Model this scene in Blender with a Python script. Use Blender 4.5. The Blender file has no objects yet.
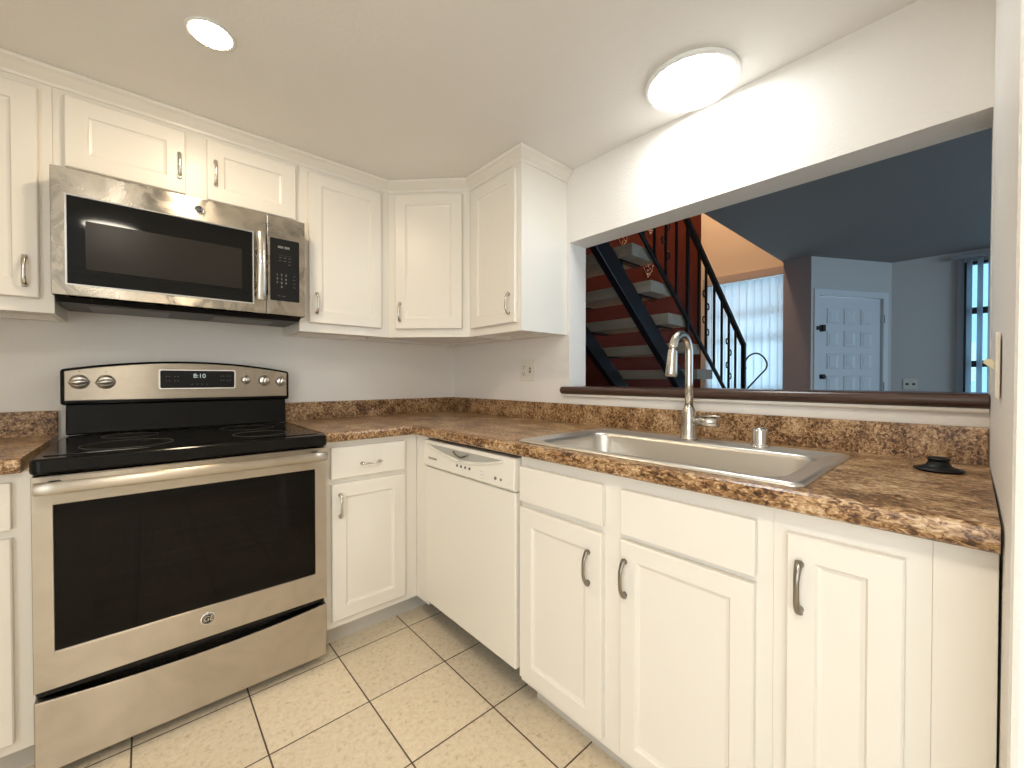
import bpy, bmesh, math, random
from mathutils import Vector, Matrix
R = math.radians
PI = math.pi
random.seed(7)
scene = bpy.context.scene
COL = scene.collection

# ------------------------------------------------------------------ camera, world, exposure
cam_data = bpy.data.cameras.new('camera')
cam = bpy.data.objects.new('camera', cam_data)
COL.objects.link(cam)
cam.location = (-1.5773, -2.3699, 1.1284)
cam.rotation_euler = (PI / 2 - 0.0117, 0, 0.8427 - PI / 2)
cam_data.sensor_width = 36
cam_data.lens = 14.447
cam_data.clip_start = 0.02
scene.camera = cam

scene.view_settings.view_transform = 'Standard'
scene.view_settings.look = 'None'
scene.view_settings.gamma = 1
scene.view_settings.exposure = 0.55
scene.view_settings.use_curve_mapping = False
scene.cycles.use_denoising = True
scene.cycles.max_bounces = 10
scene.cycles.diffuse_bounces = 6
scene.cycles.transparent_max_bounces = 12
scene.cycles.sample_clamp_indirect = 6.0

world = bpy.data.worlds.new('daylight')
scene.world = world
world.use_nodes = True
wn = world.node_tree.nodes
wn['Background'].inputs[0].default_value = (0.34, 0.70, 1.0, 1)
wn['Background'].inputs[1].default_value = 1.05

LED_COLOR, LED_STRENGTH = (0.94, 0.985, 1.0), 19.5
LED_BACK_COLOR, LED_BACK_STRENGTH = (1.0, 0.90, 0.75), 46.0
WARM_COLOR, WARM_STRENGTH = (1.0, 0.80, 0.55), 150.0

def point_light(name, loc, energy, color, size):
    l = bpy.data.lights.new(name, 'POINT')
    l.energy = energy; l.color = color; l.shadow_soft_size = size
    o = bpy.data.objects.new(name, l); COL.objects.link(o); o.location = loc
    return o

def portal(name, loc, rot, sx, sy):
    l = bpy.data.lights.new(name, 'AREA'); l.shape = 'RECTANGLE'; l.size = sx; l.size_y = sy
    l.cycles.is_portal = True
    o = bpy.data.objects.new(name, l); COL.objects.link(o); o.location = loc; o.rotation_euler = rot
    return o

def daylight(name, loc, rot, sx, sy, energy, color):  # area lamp, used for window daylight and for added fill
    l = bpy.data.lights.new(name, 'AREA'); l.shape = 'RECTANGLE'; l.size = sx; l.size_y = sy; l.energy = energy; l.color = color
    o = bpy.data.objects.new(name, l); COL.objects.link(o); o.location = loc; o.rotation_euler = rot
    return o

# fill light added to brighten the kitchen, through an added unseen window
daylight('fill_light_dining', (-3.12, -3.10, 1.20), (0, R(-90), 0), 1.7, 1.9, 27, (1.0, 0.94, 0.85))
daylight('fill_light_living', (2.6, -5.42, 1.25), (R(90), 0, 0), 2.6, 2.0, 20, (0.78, 0.88, 1.0))  # added fill to brighten the living room, through an added unseen window
point_light('stairwell_lamp', (2.6, -0.55, 4.1), 55, (1.0, 0.70, 0.44), 0.10)
portal('daylight_window', (4.82, -3.05, 1.25), (0, R(90), 0), 2.4, 1.6)
daylight('daylight_slider', (4.75, -0.45, 1.35), (0, R(90), 0), 2.6, 1.6, 36, (0.70, 0.88, 1.0))

# ------------------------------------------------------------------ materials
def new_mat(name):
    m = bpy.data.materials.new(name); m.use_nodes = True
    return m, m.node_tree.nodes, m.node_tree.links, m.node_tree.nodes['Principled BSDF']

def plain(name, col, rough=0.5, metal=0.0, spec=None, bump=None, coat=0.0, var=None):
    """Principled surface; bump = (scale, strength); var = (scale, amount) for a faint uneven tone."""
    m, n, l, p = new_mat(name)
    p.inputs['Base Color'].default_value = (*col, 1)
    p.inputs['Roughness'].default_value = rough
    p.inputs['Metallic'].default_value = metal
    if spec is not None: p.inputs['Specular IOR Level'].default_value = spec
    if coat: p.inputs['Coat Weight'].default_value = coat
    tc = n.new('ShaderNodeTexCoord')
    if bump:
        no = n.new('ShaderNodeTexNoise'); no.inputs['Scale'].default_value = bump[0]; no.inputs['Detail'].default_value = 3
        b = n.new('ShaderNodeBump'); b.inputs['Strength'].default_value = bump[1]; b.inputs['Distance'].default_value = 0.004
        l.new(tc.outputs['Object'], no.inputs['Vector']); l.new(no.outputs['Fac'], b.inputs['Height']); l.new(b.outputs['Normal'], p.inputs['Normal'])
    if var:
        no = n.new('ShaderNodeTexNoise'); no.inputs['Scale'].default_value = var[0]; no.inputs['Detail'].default_value = 4
        r = n.new('ShaderNodeMapRange'); r.inputs['To Min'].default_value = 1 - var[1]; r.inputs['To Max'].default_value = 1 + var[1]
        mx = n.new('ShaderNodeVectorMath'); mx.operation = 'SCALE'; mx.inputs[0].default_value = col
        l.new(tc.outputs['Object'], no.inputs['Vector']); l.new(no.outputs['Fac'], r.inputs['Value'])
        l.new(r.outputs['Result'], mx.inputs['Scale']); l.new(mx.outputs['Vector'], p.inputs['Base Color'])
    return m

def emit(name, col, strength):
    m, n, l, p = new_mat(name)
    p.inputs['Base Color'].default_value = (0.9, 0.9, 0.9, 1)
    p.inputs['Emission Color'].default_value = (*col, 1)
    p.inputs['Emission Strength'].default_value = strength
    return m

def steel(name, col, rough, stretch, smudge=0.0, grain=None):
    """brushed stainless: streaky roughness along one axis, blotchy wipe marks"""
    m, n, l, p = new_mat(name)
    p.inputs['Metallic'].default_value = 1.0
    if grain:                       # direction across the brushing, along which highlights smear
        cv = n.new('ShaderNodeCombineXYZ')
        for i in range(3): cv.inputs[i].default_value = grain[i]
        l.new(cv.outputs[0], p.inputs['Tangent']); p.inputs['Anisotropic'].default_value = .95
    tc = n.new('ShaderNodeTexCoord'); mp = n.new('ShaderNodeMapping'); mp.inputs['Scale'].default_value = stretch
    l.new(tc.outputs['Object'], mp.inputs['Vector'])
    no = n.new('ShaderNodeTexNoise'); no.inputs['Scale'].default_value = 1.0; no.inputs['Detail'].default_value = 4
    l.new(mp.outputs['Vector'], no.inputs['Vector'])
    no2 = n.new('ShaderNodeTexNoise'); no2.inputs['Scale'].default_value = 9.0; no2.inputs['Detail'].default_value = 5
    no2.inputs['Distortion'].default_value = 1.2
    l.new(tc.outputs['Object'], no2.inputs['Vector'])
    r1 = n.new('ShaderNodeMapRange'); r1.inputs['From Min'].default_value = .3; r1.inputs['From Max'].default_value = .7
    r1.inputs['To Min'].default_value = rough - .012; r1.inputs['To Max'].default_value = rough + .012
    l.new(no.outputs['Fac'], r1.inputs['Value'])
    r2 = n.new('ShaderNodeMapRange'); r2.inputs['From Min'].default_value = .35; r2.inputs['From Max'].default_value = .65
    r2.inputs['To Min'].default_value = -smudge * .5; r2.inputs['To Max'].default_value = smudge * .5
    l.new(no2.outputs['Fac'], r2.inputs['Value'])
    ad = n.new('ShaderNodeMath'); l.new(r1.outputs['Result'], ad.inputs[0]); l.new(r2.outputs['Result'], ad.inputs[1])
    l.new(ad.outputs[0], p.inputs['Roughness'])
    sc = n.new('ShaderNodeVectorMath'); sc.operation = 'SCALE'; sc.inputs[0].default_value = col
    r3 = n.new('ShaderNodeMapRange'); r3.inputs['From Min'].default_value = .35; r3.inputs['From Max'].default_value = .65
    r3.inputs['To Min'].default_value = 1 - smudge * 1.2; r3.inputs['To Max'].default_value = 1 + smudge * .6
    l.new(no2.outputs['Fac'], r3.inputs['Value']); l.new(r3.outputs['Result'], sc.inputs['Scale'])
    l.new(sc.outputs['Vector'], p.inputs['Base Color'])
    return m

def granite(name, stretch=(1, 1, 1)):
    m, n, l, p = new_mat(name)
    tc = n.new('ShaderNodeTexCoord'); mp = n.new('ShaderNodeMapping'); mp.inputs['Scale'].default_value = stretch
    l.new(tc.outputs['Object'], mp.inputs['Vector'])
    n1 = n.new('ShaderNodeTexNoise'); n1.inputs['Scale'].default_value = 120; n1.inputs['Detail'].default_value = 6; n1.inputs['Roughness'].default_value = .7
    n1.inputs['Distortion'].default_value = .8
    n2 = n.new('ShaderNodeTexNoise'); n2.inputs['Scale'].default_value = 14; n2.inputs['Detail'].default_value = 4
    l.new(mp.outputs['Vector'], n1.inputs['Vector']); l.new(mp.outputs['Vector'], n2.inputs['Vector'])
    m1 = n.new('ShaderNodeMath'); m1.operation = 'MULTIPLY_ADD'; m1.inputs[1].default_value = .35; m1.inputs[2].default_value = -.175
    l.new(n2.outputs['Fac'], m1.inputs[0])
    a = n.new('ShaderNodeMath'); l.new(n1.outputs['Fac'], a.inputs[0]); l.new(m1.outputs[0], a.inputs[1])
    cr = n.new('ShaderNodeValToRGB'); e = cr.color_ramp.elements
    e[0].position = .33; e[0].color = (.030, .013, .006, 1)
    e[1].position = .68; e[1].color = (.68, .52, .34, 1)
    for pos, c in ((.41, (.085, .036, .013)), (.47, (.22, .110, .042)), (.53, (.38, .225, .105)), (.60, (.54, .37, .215))):
        x = e.new(pos); x.color = (*c, 1)
    l.new(a.outputs[0], cr.inputs['Fac']); l.new(cr.outputs['Color'], p.inputs['Base Color'])
    p.inputs['Roughness'].default_value = .30
    bp = n.new('ShaderNodeBump'); bp.inputs['Strength'].default_value = .12; bp.inputs['Distance'].default_value = .002
    l.new(n1.outputs['Fac'], bp.inputs['Height']); l.new(bp.outputs['Normal'], p.inputs['Normal'])
    return m

def tile_floor(name, size, ox, oy):
    m, n, l, p = new_mat(name)
    tc = n.new('ShaderNodeTexCoord')
    mp = n.new('ShaderNodeMapping'); mp.inputs['Location'].default_value = (-ox / size + 40, -oy / size + 40, 0); mp.inputs['Scale'].default_value = (1 / size, 1 / size, 1)
    l.new(tc.outputs['Object'], mp.inputs['Vector'])
    br = n.new('ShaderNodeTexBrick'); br.offset = 0; br.squash = 1
    br.inputs['Scale'].default_value = 1; br.inputs['Brick Width'].default_value = 1; br.inputs['Row Height'].default_value = 1
    br.inputs['Mortar Size'].default_value = .008; br.inputs['Mortar Smooth'].default_value = .1
    br.inputs['Color1'].default_value = (1, 1, 1, 1); br.inputs['Color2'].default_value = (.90, .90, .90, 1)
    l.new(mp.outputs['Vector'], br.inputs['Vector'])
    n1 = n.new('ShaderNodeTexNoise'); n1.inputs['Scale'].default_value = 60; n1.inputs['Detail'].default_value = 7; n1.inputs['Roughness'].default_value = .7; n1.inputs['Distortion'].default_value = .6
    l.new(tc.outputs['Object'], n1.inputs['Vector'])
    cr = n.new('ShaderNodeValToRGB'); e = cr.color_ramp.elements
    e[0].position = .30; e[0].color = (.54, .42, .28, 1); e[1].position = .62; e[1].color = (.86, .75, .58, 1)
    x = e.new(.43); x.color = (.78, .66, .49, 1)
    l.new(n1.outputs['Fac'], cr.inputs['Fac'])
    mx = n.new('ShaderNodeMix'); mx.data_type = 'RGBA'; mx.blend_type = 'MULTIPLY'; mx.inputs['Factor'].default_value = 1
    l.new(cr.outputs['Color'], mx.inputs['A']); l.new(br.outputs['Color'], mx.inputs['B'])
    g = n.new('ShaderNodeMix'); g.data_type = 'RGBA'; g.inputs['B'].default_value = (.085, .058, .035, 1)
    l.new(br.outputs['Fac'], g.inputs['Factor']); l.new(mx.outputs['Result'], g.inputs['A'])
    l.new(g.outputs['Result'], p.inputs['Base Color'])
    p.inputs['Roughness'].default_value = .42
    iv = n.new('ShaderNodeMath'); iv.operation = 'MULTIPLY_ADD'; iv.inputs[1].default_value = -1; iv.inputs[2].default_value = 1
    l.new(br.outputs['Fac'], iv.inputs[0])
    ad = n.new('ShaderNodeMath'); ad.operation = 'MULTIPLY_ADD'; ad.inputs[1].default_value = .12; l.new(n1.outputs['Fac'], ad.inputs[0]); l.new(iv.outputs[0], ad.inputs[2])
    bp = n.new('ShaderNodeBump'); bp.inputs['Strength'].default_value = .35; bp.inputs['Distance'].default_value = .003
    l.new(ad.outputs[0], bp.inputs['Height']); l.new(bp.outputs['Normal'], p.inputs['Normal'])
    return m

def wood(name, c1, c2, rough, scale):
    m, n, l, p = new_mat(name)
    tc = n.new('ShaderNodeTexCoord'); mp = n.new('ShaderNodeMapping'); mp.inputs['Scale'].default_value = scale
    no = n.new('ShaderNodeTexNoise'); no.inputs['Scale'].default_value = 1; no.inputs['Detail'].default_value = 6
    cr = n.new('ShaderNodeValToRGB'); cr.color_ramp.elements[0].position = .35; cr.color_ramp.elements[1].position = .68
    cr.color_ramp.elements[0].color = (*c1, 1); cr.color_ramp.elements[1].color = (*c2, 1)
    l.new(tc.outputs['Object'], mp.inputs['Vector']); l.new(mp.outputs['Vector'], no.inputs['Vector'])
    l.new(no.outputs['Fac'], cr.inputs['Fac']); l.new(cr.outputs['Color'], p.inputs['Base Color'])
    p.inputs['Roughness'].default_value = rough
    return m

def tinted_pane(name, tint, see, rough=.04):
    """dark or clear pane: part of the light passes, the rest is a glossy sheet"""
    m, n, l, p = new_mat(name)
    p.inputs['Base Color'].default_value = (.006, .005, .004, 1); p.inputs['Roughness'].default_value = rough; p.inputs['Specular IOR Level'].default_value = .3
    t = n.new('ShaderNodeBsdfTransparent'); t.inputs[0].default_value = (*tint, 1)
    mx = n.new('ShaderNodeMixShader'); mx.inputs[0].default_value = see
    l.new(p.outputs[0], mx.inputs[1]); l.new(t.outputs[0], mx.inputs[2]); l.new(mx.outputs[0], n['Material Output'].inputs[0])
    return m

def clear_glass(name):
    m, n, l, p = new_mat(name)
    g = n.new('ShaderNodeBsdfGlossy'); g.inputs['Roughness'].default_value = .02
    t = n.new('ShaderNodeBsdfTransparent'); t.inputs[0].default_value = (.95, .98, .98, 1)
    fr = n.new('ShaderNodeFresnel'); fr.inputs[0].default_value = 1.45
    mx = n.new('ShaderNodeMixShader')
    l.new(fr.outputs[0], mx.inputs[0]); l.new(t.outputs[0], mx.inputs[1]); l.new(g.outputs[0], mx.inputs[2]); l.new(mx.outputs[0], n['Material Output'].inputs[0])
    return m

def blind_mat(name, col, trans):
    m, n, l, p = new_mat(name)
    d = n.new('ShaderNodeBsdfDiffuse'); d.inputs[0].default_value = (*col, 1)
    t = n.new('ShaderNodeBsdfTranslucent'); t.inputs[0].default_value = (*col, 1)
    mx = n.new('ShaderNodeMixShader'); mx.inputs[0].default_value = trans
    l.new(d.outputs[0], mx.inputs[1]); l.new(t.outputs[0], mx.inputs[2]); l.new(mx.outputs[0], n['Material Output'].inputs[0])
    return m

M = {
    'wall': plain('wall_paint', (.82, .79, .75), .55, bump=(95, .45)),
    'wall_flat': plain('living_wall_paint', (.64, .62, .60), .6, bump=(90, .15)),
    'taupe': plain('taupe_wall_paint', (.38, .32, .31), .6, bump=(90, .15)),
    'ceiling': plain('ceiling_paint', (.80, .78, .745), .7, bump=(70, .25)),
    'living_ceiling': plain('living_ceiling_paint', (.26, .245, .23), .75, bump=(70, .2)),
    'red': plain('red_wall_paint', (.075, .011, .005), .7, spec=.1, bump=(90, .15)),
    'cream': plain('stairwell_cream_paint', (.72, .62, .50), .6),
    'cab': plain('cabinet_white_paint', (.80, .765, .70), .32, bump=(60, .03)),
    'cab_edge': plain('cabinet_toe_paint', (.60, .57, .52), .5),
    'trim': plain('white_trim_paint', (.82, .80, .75), .35),
    'tile': tile_floor('beige_tile', .3085, -.6927, -.6651),
    'carpet': plain('living_carpet', (.30, .27, .24), .95, bump=(300, .5)),
    'granite': granite('brown_speckled_laminate'),
    'granite_top': granite('brown_speckled_laminate_top', (1.0, .55, 1)),
    'steel': steel('range_stainless', (.56, .505, .43), .36, (3, 3, 700), .06, (0, 0, 1)),
    'steel_mw': steel('microwave_stainless', (.53, .49, .43), .33, (3, 3, 700), .30, (0, 0, 1)),
    'steel_sink': plain('sink_stainless', (.72, .69, .64), .36, 1.0),
    'nickel': plain('brushed_nickel', (.60, .57, .52), .26, 1.0),
    'nickel_dark': plain('satin_pewter', (.30, .275, .24), .33, 1.0),
    'knob_steel': plain('knob_steel', (.80, .77, .72), .30, 1.0),
    'burner': plain('burner_print', (.045, .042, .040), .4),
    'chrome': plain('chrome', (.78, .78, .78), .07, 1.0),
    'black_enamel': plain('black_enamel', (.006, .0055, .005), .14, spec=.18),
    'black_glass': plain('black_ceramic_glass', (.008, .007, .006), .12, spec=.25, var=(10, .5)),
    'mw_glass': plain('black_door_glass', (.004, .004, .004), .05, spec=.22),
    'black_plastic': plain('black_plastic', (.010, .009, .009), .42, spec=.25),
    'rubber': plain('black_rubber', (.008, .008, .009), .45, spec=.25),
    'screen': plain('microwave_window_screen', (.022, .020, .018), .22, spec=.12),
    'keypad': plain('dark_keypad', (.010, .010, .011), .30, spec=.2),
    'oven_pane': tinted_pane('smoked_oven_glass', (.46, .38, .29), .45),
    'oven_inside': plain('oven_enamel', (.16, .135, .105), .5),
    'rack': plain('oven_rack_wire', (.55, .50, .44), .35, 1.0),
    'print': plain('pale_print', (.33, .33, .33), .5),
    'print_dark': plain('grey_print', (.16, .15, .14), .6),
    'display_on': emit('green_clock_digits', (.15, .75, .55), .14),
    'appliance_white': plain('appliance_white', (.80, .77, .70), .28),
    'appliance_grey': plain('latch_grey', (.40, .39, .36), .4),
    'shadow_gap': plain('dark_cavity', (.02, .018, .016), .8),
    'plate': plain('cream_wall_plate', (.78, .74, .66), .35),
    'plate_dark': plain('outlet_slot', (.06, .05, .045), .6),
    'toggle': plain('almond_toggle', (.70, .62, .42), .35),
    'ledge': wood('dark_stained_wood', (.035, .018, .013), (.085, .045, .032), .30, (60, 4, 60)),
    'tread': wood('cream_painted_tread', (.33, .285, .22), (.42, .37, .30), .6, (12, 2, 12)),
    'iron': plain('black_iron', (.005, .005, .006), .35, spec=.3),
    'iron_gloss': plain('glossy_black_stringer', (.012, .013, .018), .28, bump=(60, .12)),
    'door_white': plain('entry_door_paint', (.78, .80, .82), .35),
    'brass_black': plain('dark_hardware', (.012, .011, .010), .35),
    'glass': clear_glass('window_glass'),
    'frame_dark': plain('dark_window_frame', (.03, .03, .035), .4),
    'frame_grey': plain('grey_window_frame', (.30, .31, .33), .4),
    'blind': blind_mat('blind_vinyl', (.84, .87, .90), .75),
    'valance': plain('blind_valance', (.55, .46, .40), .5),
    'bead': plain('pale_pink_beads', (.75, .50, .42), .3),
    'bead_orange': plain('orange_beads', (.75, .30, .12), .3),
    'led': emit('cool_led_diffuser', LED_COLOR, LED_STRENGTH),
    'led_back': emit('led_diffuser', LED_BACK_COLOR, LED_BACK_STRENGTH),
    'warm': emit('warm_lamp_lens', WARM_COLOR, WARM_STRENGTH),
    'fixture': plain('white_fixture', (.80, .80, .78), .4),
    'baffle': plain('filter_mesh', (.16, .15, .14), .45, .7),
}

# ------------------------------------------------------------------ mesh helpers
class MB:
    """collects simple solids into one mesh"""
    def __init__(self): self.bm = bmesh.new()
    def box(self, x0, x1, y0, y1, z0, z1, mat=None):
        v = [self.bm.verts.new((x, y, z)) for x in (x0, x1) for y in (y0, y1) for z in (z0, z1)]
        for f in ((0, 1, 3, 2), (4, 6, 7, 5), (0, 4, 5, 1), (2, 3, 7, 6), (0, 2, 6, 4), (1, 5, 7, 3)):
            fc = self.bm.faces.new([v[i] for i in f])
            if mat: fc.material_index = mat
        return self
    def prism(self, poly, axis, a, b):
        """extrude a 2D polygon along an axis from a to b; 2D coords are the two other axes in x,y,z order"""
        def P(p, t):
            return {'x': (t, p[0], p[1]), 'y': (p[0], t, p[1]), 'z': (p[0], p[1], t)}[axis]
        A = [self.bm.verts.new(P(p, a)) for p in poly]; B = [self.bm.verts.new(P(p, b)) for p in poly]
        n = len(poly)
        self.bm.faces.new(A[::-1]); self.bm.faces.new(B)
        for i in range(n): self.bm.faces.new((A[i], A[(i + 1) % n], B[(i + 1) % n], B[i]))
        return self
    def hull8(self, pts):
        """box from 8 points: 4 bottom then 4 top, both counter-clockwise"""
        v = [self.bm.verts.new(p) for p in pts]
        for f in ((3, 2, 1, 0), (4, 5, 6, 7), (0, 1, 5, 4), (1, 2, 6, 5), (2, 3, 7, 6), (3, 0, 4, 7)): self.bm.faces.new([v[i] for i in f])
        return self
    def cyl(self, p0, p1, r0, r1=None, seg=24, caps=True):
        return self.tube([p0, p1], [r0, r0 if r1 is None else r1], seg, caps=caps)
    def tube(self, pts, rad, seg=12, flat=None, caps=True, closed=False):
        """sweep a circle (or an ellipse flat=(a,b) with b along 'up') along points"""
        pts = [Vector(p) for p in pts]; n = len(pts)
        if not isinstance(rad, (list, tuple)): rad = [rad] * n
        rings = []; prev = None
        for i, p in enumerate(pts):
            if closed: t = pts[(i + 1) % n] - pts[i - 1]
            else: t = pts[min(i + 1, n - 1)] - pts[max(i - 1, 0)]
            t.normalize()
            if prev is None:
                up = Vector((0, 0, 1)) if abs(t.z) < .9 else Vector((1, 0, 0))
                u = t.cross(up).normalized()
            else:
                u = prev - t * prev.dot(t); u.normalize()
            prev = u; w = t.cross(u)
            fa, fb = flat if flat else (1, 1)
            rings.append([self.bm.verts.new(p + (u * math.cos(2 * PI * k / seg) * fa + w * math.sin(2 * PI * k / seg) * fb) * rad[i]) for k in range(seg)])
        m = n if closed else n - 1
        for i in range(m):
            a, b = rings[i], rings[(i + 1) % n]
            for k in range(seg):
                f = self.bm.faces.new((a[k], a[(k + 1) % seg], b[(k + 1) % seg], b[k])); f.smooth = True
        if caps and not closed:
            self.bm.faces.new(rings[0][::-1]); self.bm.faces.new(rings[-1])
        return self
    def lathe(self, prof, c=(0, 0, 0), seg=40, axis='z', sx=1.0, sy=1.0):
        """revolve (r, h) profile about an axis through c"""
        rings = []
        def place(a, b, h):
            a *= sx; b *= sy
            return {'z': (c[0] + a, c[1] + b, c[2] + h), 'y': (c[0] + a, c[1] - h, c[2] + b), 'x': (c[0] - h, c[1] + a, c[2] + b)}[axis]
        for r, h in prof:
            if r < 1e-6: rings.append([self.bm.verts.new(place(0, 0, h))])
            else: rings.append([self.bm.verts.new(place(r * math.cos(2 * PI * k / seg), r * math.sin(2 * PI * k / seg), h)) for k in range(seg)])
        for a, b in zip(rings, rings[1:]):
            for k in range(seg):
                q = [a[k % len(a)], a[(k + 1) % len(a)], b[(k + 1) % len(b)], b[k % len(b)]]
                q = list(dict.fromkeys(q))
                if len(q) > 2:
                    f = self.bm.faces.new(q); f.smooth = True
        return self
    def build(self, name, mat, parent=None, bevel=0, seg=2, loc=None, rot=None, smooth=False):
        bmesh.ops.recalc_face_normals(self.bm, faces=self.bm.faces)
        me = bpy.data.meshes.new(name); self.bm.to_mesh(me); self.bm.free()
        mats = mat if isinstance(mat, (list, tuple)) else [mat]
        for x in mats: me.materials.append(M[x])
        o = bpy.data.objects.new(name, me); COL.objects.link(o)
        if parent: o.parent = parent
        if loc: o.location = loc
        if rot: o.rotation_euler = rot
        if smooth:
            for f in me.polygons: f.use_smooth = True
        if bevel:
            b = o.modifiers.new('bevel', 'BEVEL'); b.width = bevel; b.segments = seg; b.limit_method = 'ANGLE'; b.angle_limit = R(40)
            b.harden_normals = False
        return o

def tag(o, label, cat, group=None):
    o['label'] = label; o['category'] = cat
    if group: o['group'] = group
    return o
def thing(name, label, cat, loc=(0, 0, 0), rz=0, group=None):
    o = bpy.data.objects.new(name, None); COL.objects.link(o); o.empty_display_size = .1
    o.location = loc; o.rotation_euler = (0, 0, rz)
    return tag(o, label, cat, group)
def struct(o):
    o['kind'] = 'structure'; return o
def text(name, body, size, mat, parent, loc, rot=(PI / 2, 0, 0), align='CENTER', depth=.0002, spacing=1.0, shear=0):
    c = bpy.data.curves.new(name, 'FONT'); c.body = body; c.size = size; c.extrude = depth; c.align_x = align; c.align_y = 'CENTER'
    c.space_line = spacing; c.shear = shear
    c.materials.append(M[mat])
    tmp = bpy.data.objects.new(name, c); COL.objects.link(tmp)
    bpy.context.view_layer.update()
    me = bpy.data.meshes.new_from_object(tmp.evaluated_get(bpy.context.evaluated_depsgraph_get()))
    bpy.data.objects.remove(tmp); bpy.data.curves.remove(c)
    o = bpy.data.objects.new(name, me); COL.objects.link(o); o.parent = parent; o.location = loc; o.rotation_euler = rot
    return o
def round_rect(w, h, r, n=6, cx=0, cy=0):
    pts = []
    for (sx, sy, a0) in ((1, -1, -90), (1, 1, 0), (-1, 1, 90), (-1, -1, 180)):
        for k in range(n + 1):
            a = R(a0 + 90 * k / n)
            pts.append((cx + sx * (w / 2 - r) + r * math.cos(a), cy + sy * (h / 2 - r) + r * math.sin(a)))
    return pts

# ------------------------------------------------------------------ shell
CEIL = 2.159
WT = .129                    # thickness of the wall with the pass-through
YL, YR, ZH, ZS = -1.030, -2.398, 1.806, 1.055   # pass-through opening
LC = 2.44                    # ceiling of the living room
def wallbox(name, mat, *b):
    return struct(MB().box(*b).build(name, mat))

wallbox('floor', 'tile', -2.9, WT, -4.2, 0.0, -.10, 0)
wallbox('floor_living', 'carpet', WT, 4.9, -5.2, .05, -.10, 0)
wallbox('wall_back', 'wall', -2.9, 0, 0, .12, 0, CEIL + .02)
LY0, LY1, LZ0, LZ1 = -4.0, -2.2, .40, 2.0
m = MB(); m.box(-3.02, -2.9, -4.2, LY0, 0, CEIL + .02); m.box(-3.02, -2.9, LY1, .12, 0, CEIL + .02); m.box(-3.02, -2.9, LY0, LY1, 0, LZ0); m.box(-3.02, -2.9, LY0, LY1, LZ1, CEIL + .02)
struct(m.build('wall_left', 'wall'))
m = MB()
for a in (LY0, (LY0 + LY1) / 2 - .02, LY1 - .04): m.box(-2.98, -2.94, a, a + .04, LZ0, LZ1)
m.box(-2.98, -2.94, LY0, LY1, LZ0, LZ0 + .04); m.box(-2.98, -2.94, LY0, LY1, LZ1 - .04, LZ1)
struct(m.build('fill_window_dining', 'trim'))  # added unseen window, lets the kitchen fill light in
wallbox('wall_rear', 'wall', -3.02, WT, -4.32, -4.2, 0, CEIL + .02)
wallbox('ceiling', 'ceiling', -3.02, 0, -4.32, .12, CEIL, CEIL + .12)
m = MB()                      # wall with the pass-through, one solid pierced by the opening
m.box(0, WT, YL, .12, 0, 4.9); m.box(0, WT, YR, YL, 0, ZS); m.box(0, WT, YR, YL, ZH, 4.9); m.box(0, WT, -5.3, YR, 0, 4.9)
struct(m.build('wall_right', 'wall'))
# stub wall closing the counter on the right
m = MB(); m.hull8([(-.80, -2.520, 0), (0, -2.520, 0), (0, -2.399, 0), (-.80, -2.400, 0), (-.80, -2.520, CEIL), (0, -2.520, CEIL), (0, -2.399, CEIL), (-.80, -2.406, CEIL)])
struct(m.build('wall_stub', 'wall', bevel=.008))

# living room beyond the pass-through
A0 = Vector((3.733, -1.213)); A1 = Vector((4.71, -1.75))     # slanted entry wall
wallbox('wall_stair', 'red', WT, 3.95, .05, .17, 0, 4.9)
m = MB(); m.box(3.95, 4.07, -.955, .17, 2.40, 4.9); m.box(3.95, 4.07, -.02, .17, 0, 2.40); m.box(3.95, 4.07, -.955, -.02, 0, .06)
struct(m.build('wall_slider', 'cream'))
wallbox('wall_entry_return', 'taupe', 3.733, 4.07, A0.y, -.955, 0, LC)
d = (A1 - A0).normalized(); nrm = Vector((-d.y, d.x)) * .12
e_len = (A1 - A0).length
DZ0, DZ1, D0, D1 = 0.0, 2.035, .095, .995                    # entry door opening along the slanted wall
def entry(s, off=0): return (A0 + d * s + nrm / .12 * off)
m = MB()
def slab(s0, s1, z0, z1, o0=0, o1=.12):
    a, b, c_, e_ = entry(s0, o0), entry(s1, o0), entry(s1, o1), entry(s0, o1)
    m.hull8([(*a, z0), (*b, z0), (*c_, z0), (*e_, z0), (*a, z1), (*b, z1), (*c_, z1), (*e_, z1)])
slab(0, D0, 0, LC); slab(D1, e_len, 0, LC); slab(D0, D1, DZ1, LC)
struct(m.build('wall_entry', 'wall_flat'))
WY0, WY1, WZ0, WZ1 = -2.30, -3.80, .25, 2.33
m = MB(); m.box(4.71, 4.83, WY0, -1.75, 0, LC); m.box(4.71, 4.83, -5.2, WY1, 0, LC); m.box(4.71, 4.83, WY1, WY0, 0, WZ0); m.box(4.71, 4.83, WY1, WY0, WZ1, LC)
struct(m.build('wall_far', 'wall_flat'))
m = MB(); m.box(WT, 1.25, -5.32, -5.2, 0, LC); m.box(3.95, 4.83, -5.32, -5.2, 0, LC); m.box(1.25, 3.95, -5.32, -5.2, 0, .2); m.box(1.25, 3.95, -5.32, -5.2, 2.3, LC)
struct(m.build('wall_living_front', 'wall_flat'))
m = MB()
for a in (1.25, 2.57, 3.90): m.box(a, a + .05, -5.30, -5.25, .2, 2.3)
m.box(1.25, 3.95, -5.30, -5.25, .2, .25); m.box(1.25, 3.95, -5.30, -5.25, 2.25, 2.3)
struct(m.build('fill_window_living', 'trim'))  # added unseen window for the living room fill light
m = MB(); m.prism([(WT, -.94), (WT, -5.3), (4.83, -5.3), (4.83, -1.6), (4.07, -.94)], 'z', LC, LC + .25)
struct(m.build('ceiling_living', 'living_ceiling'))
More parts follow.
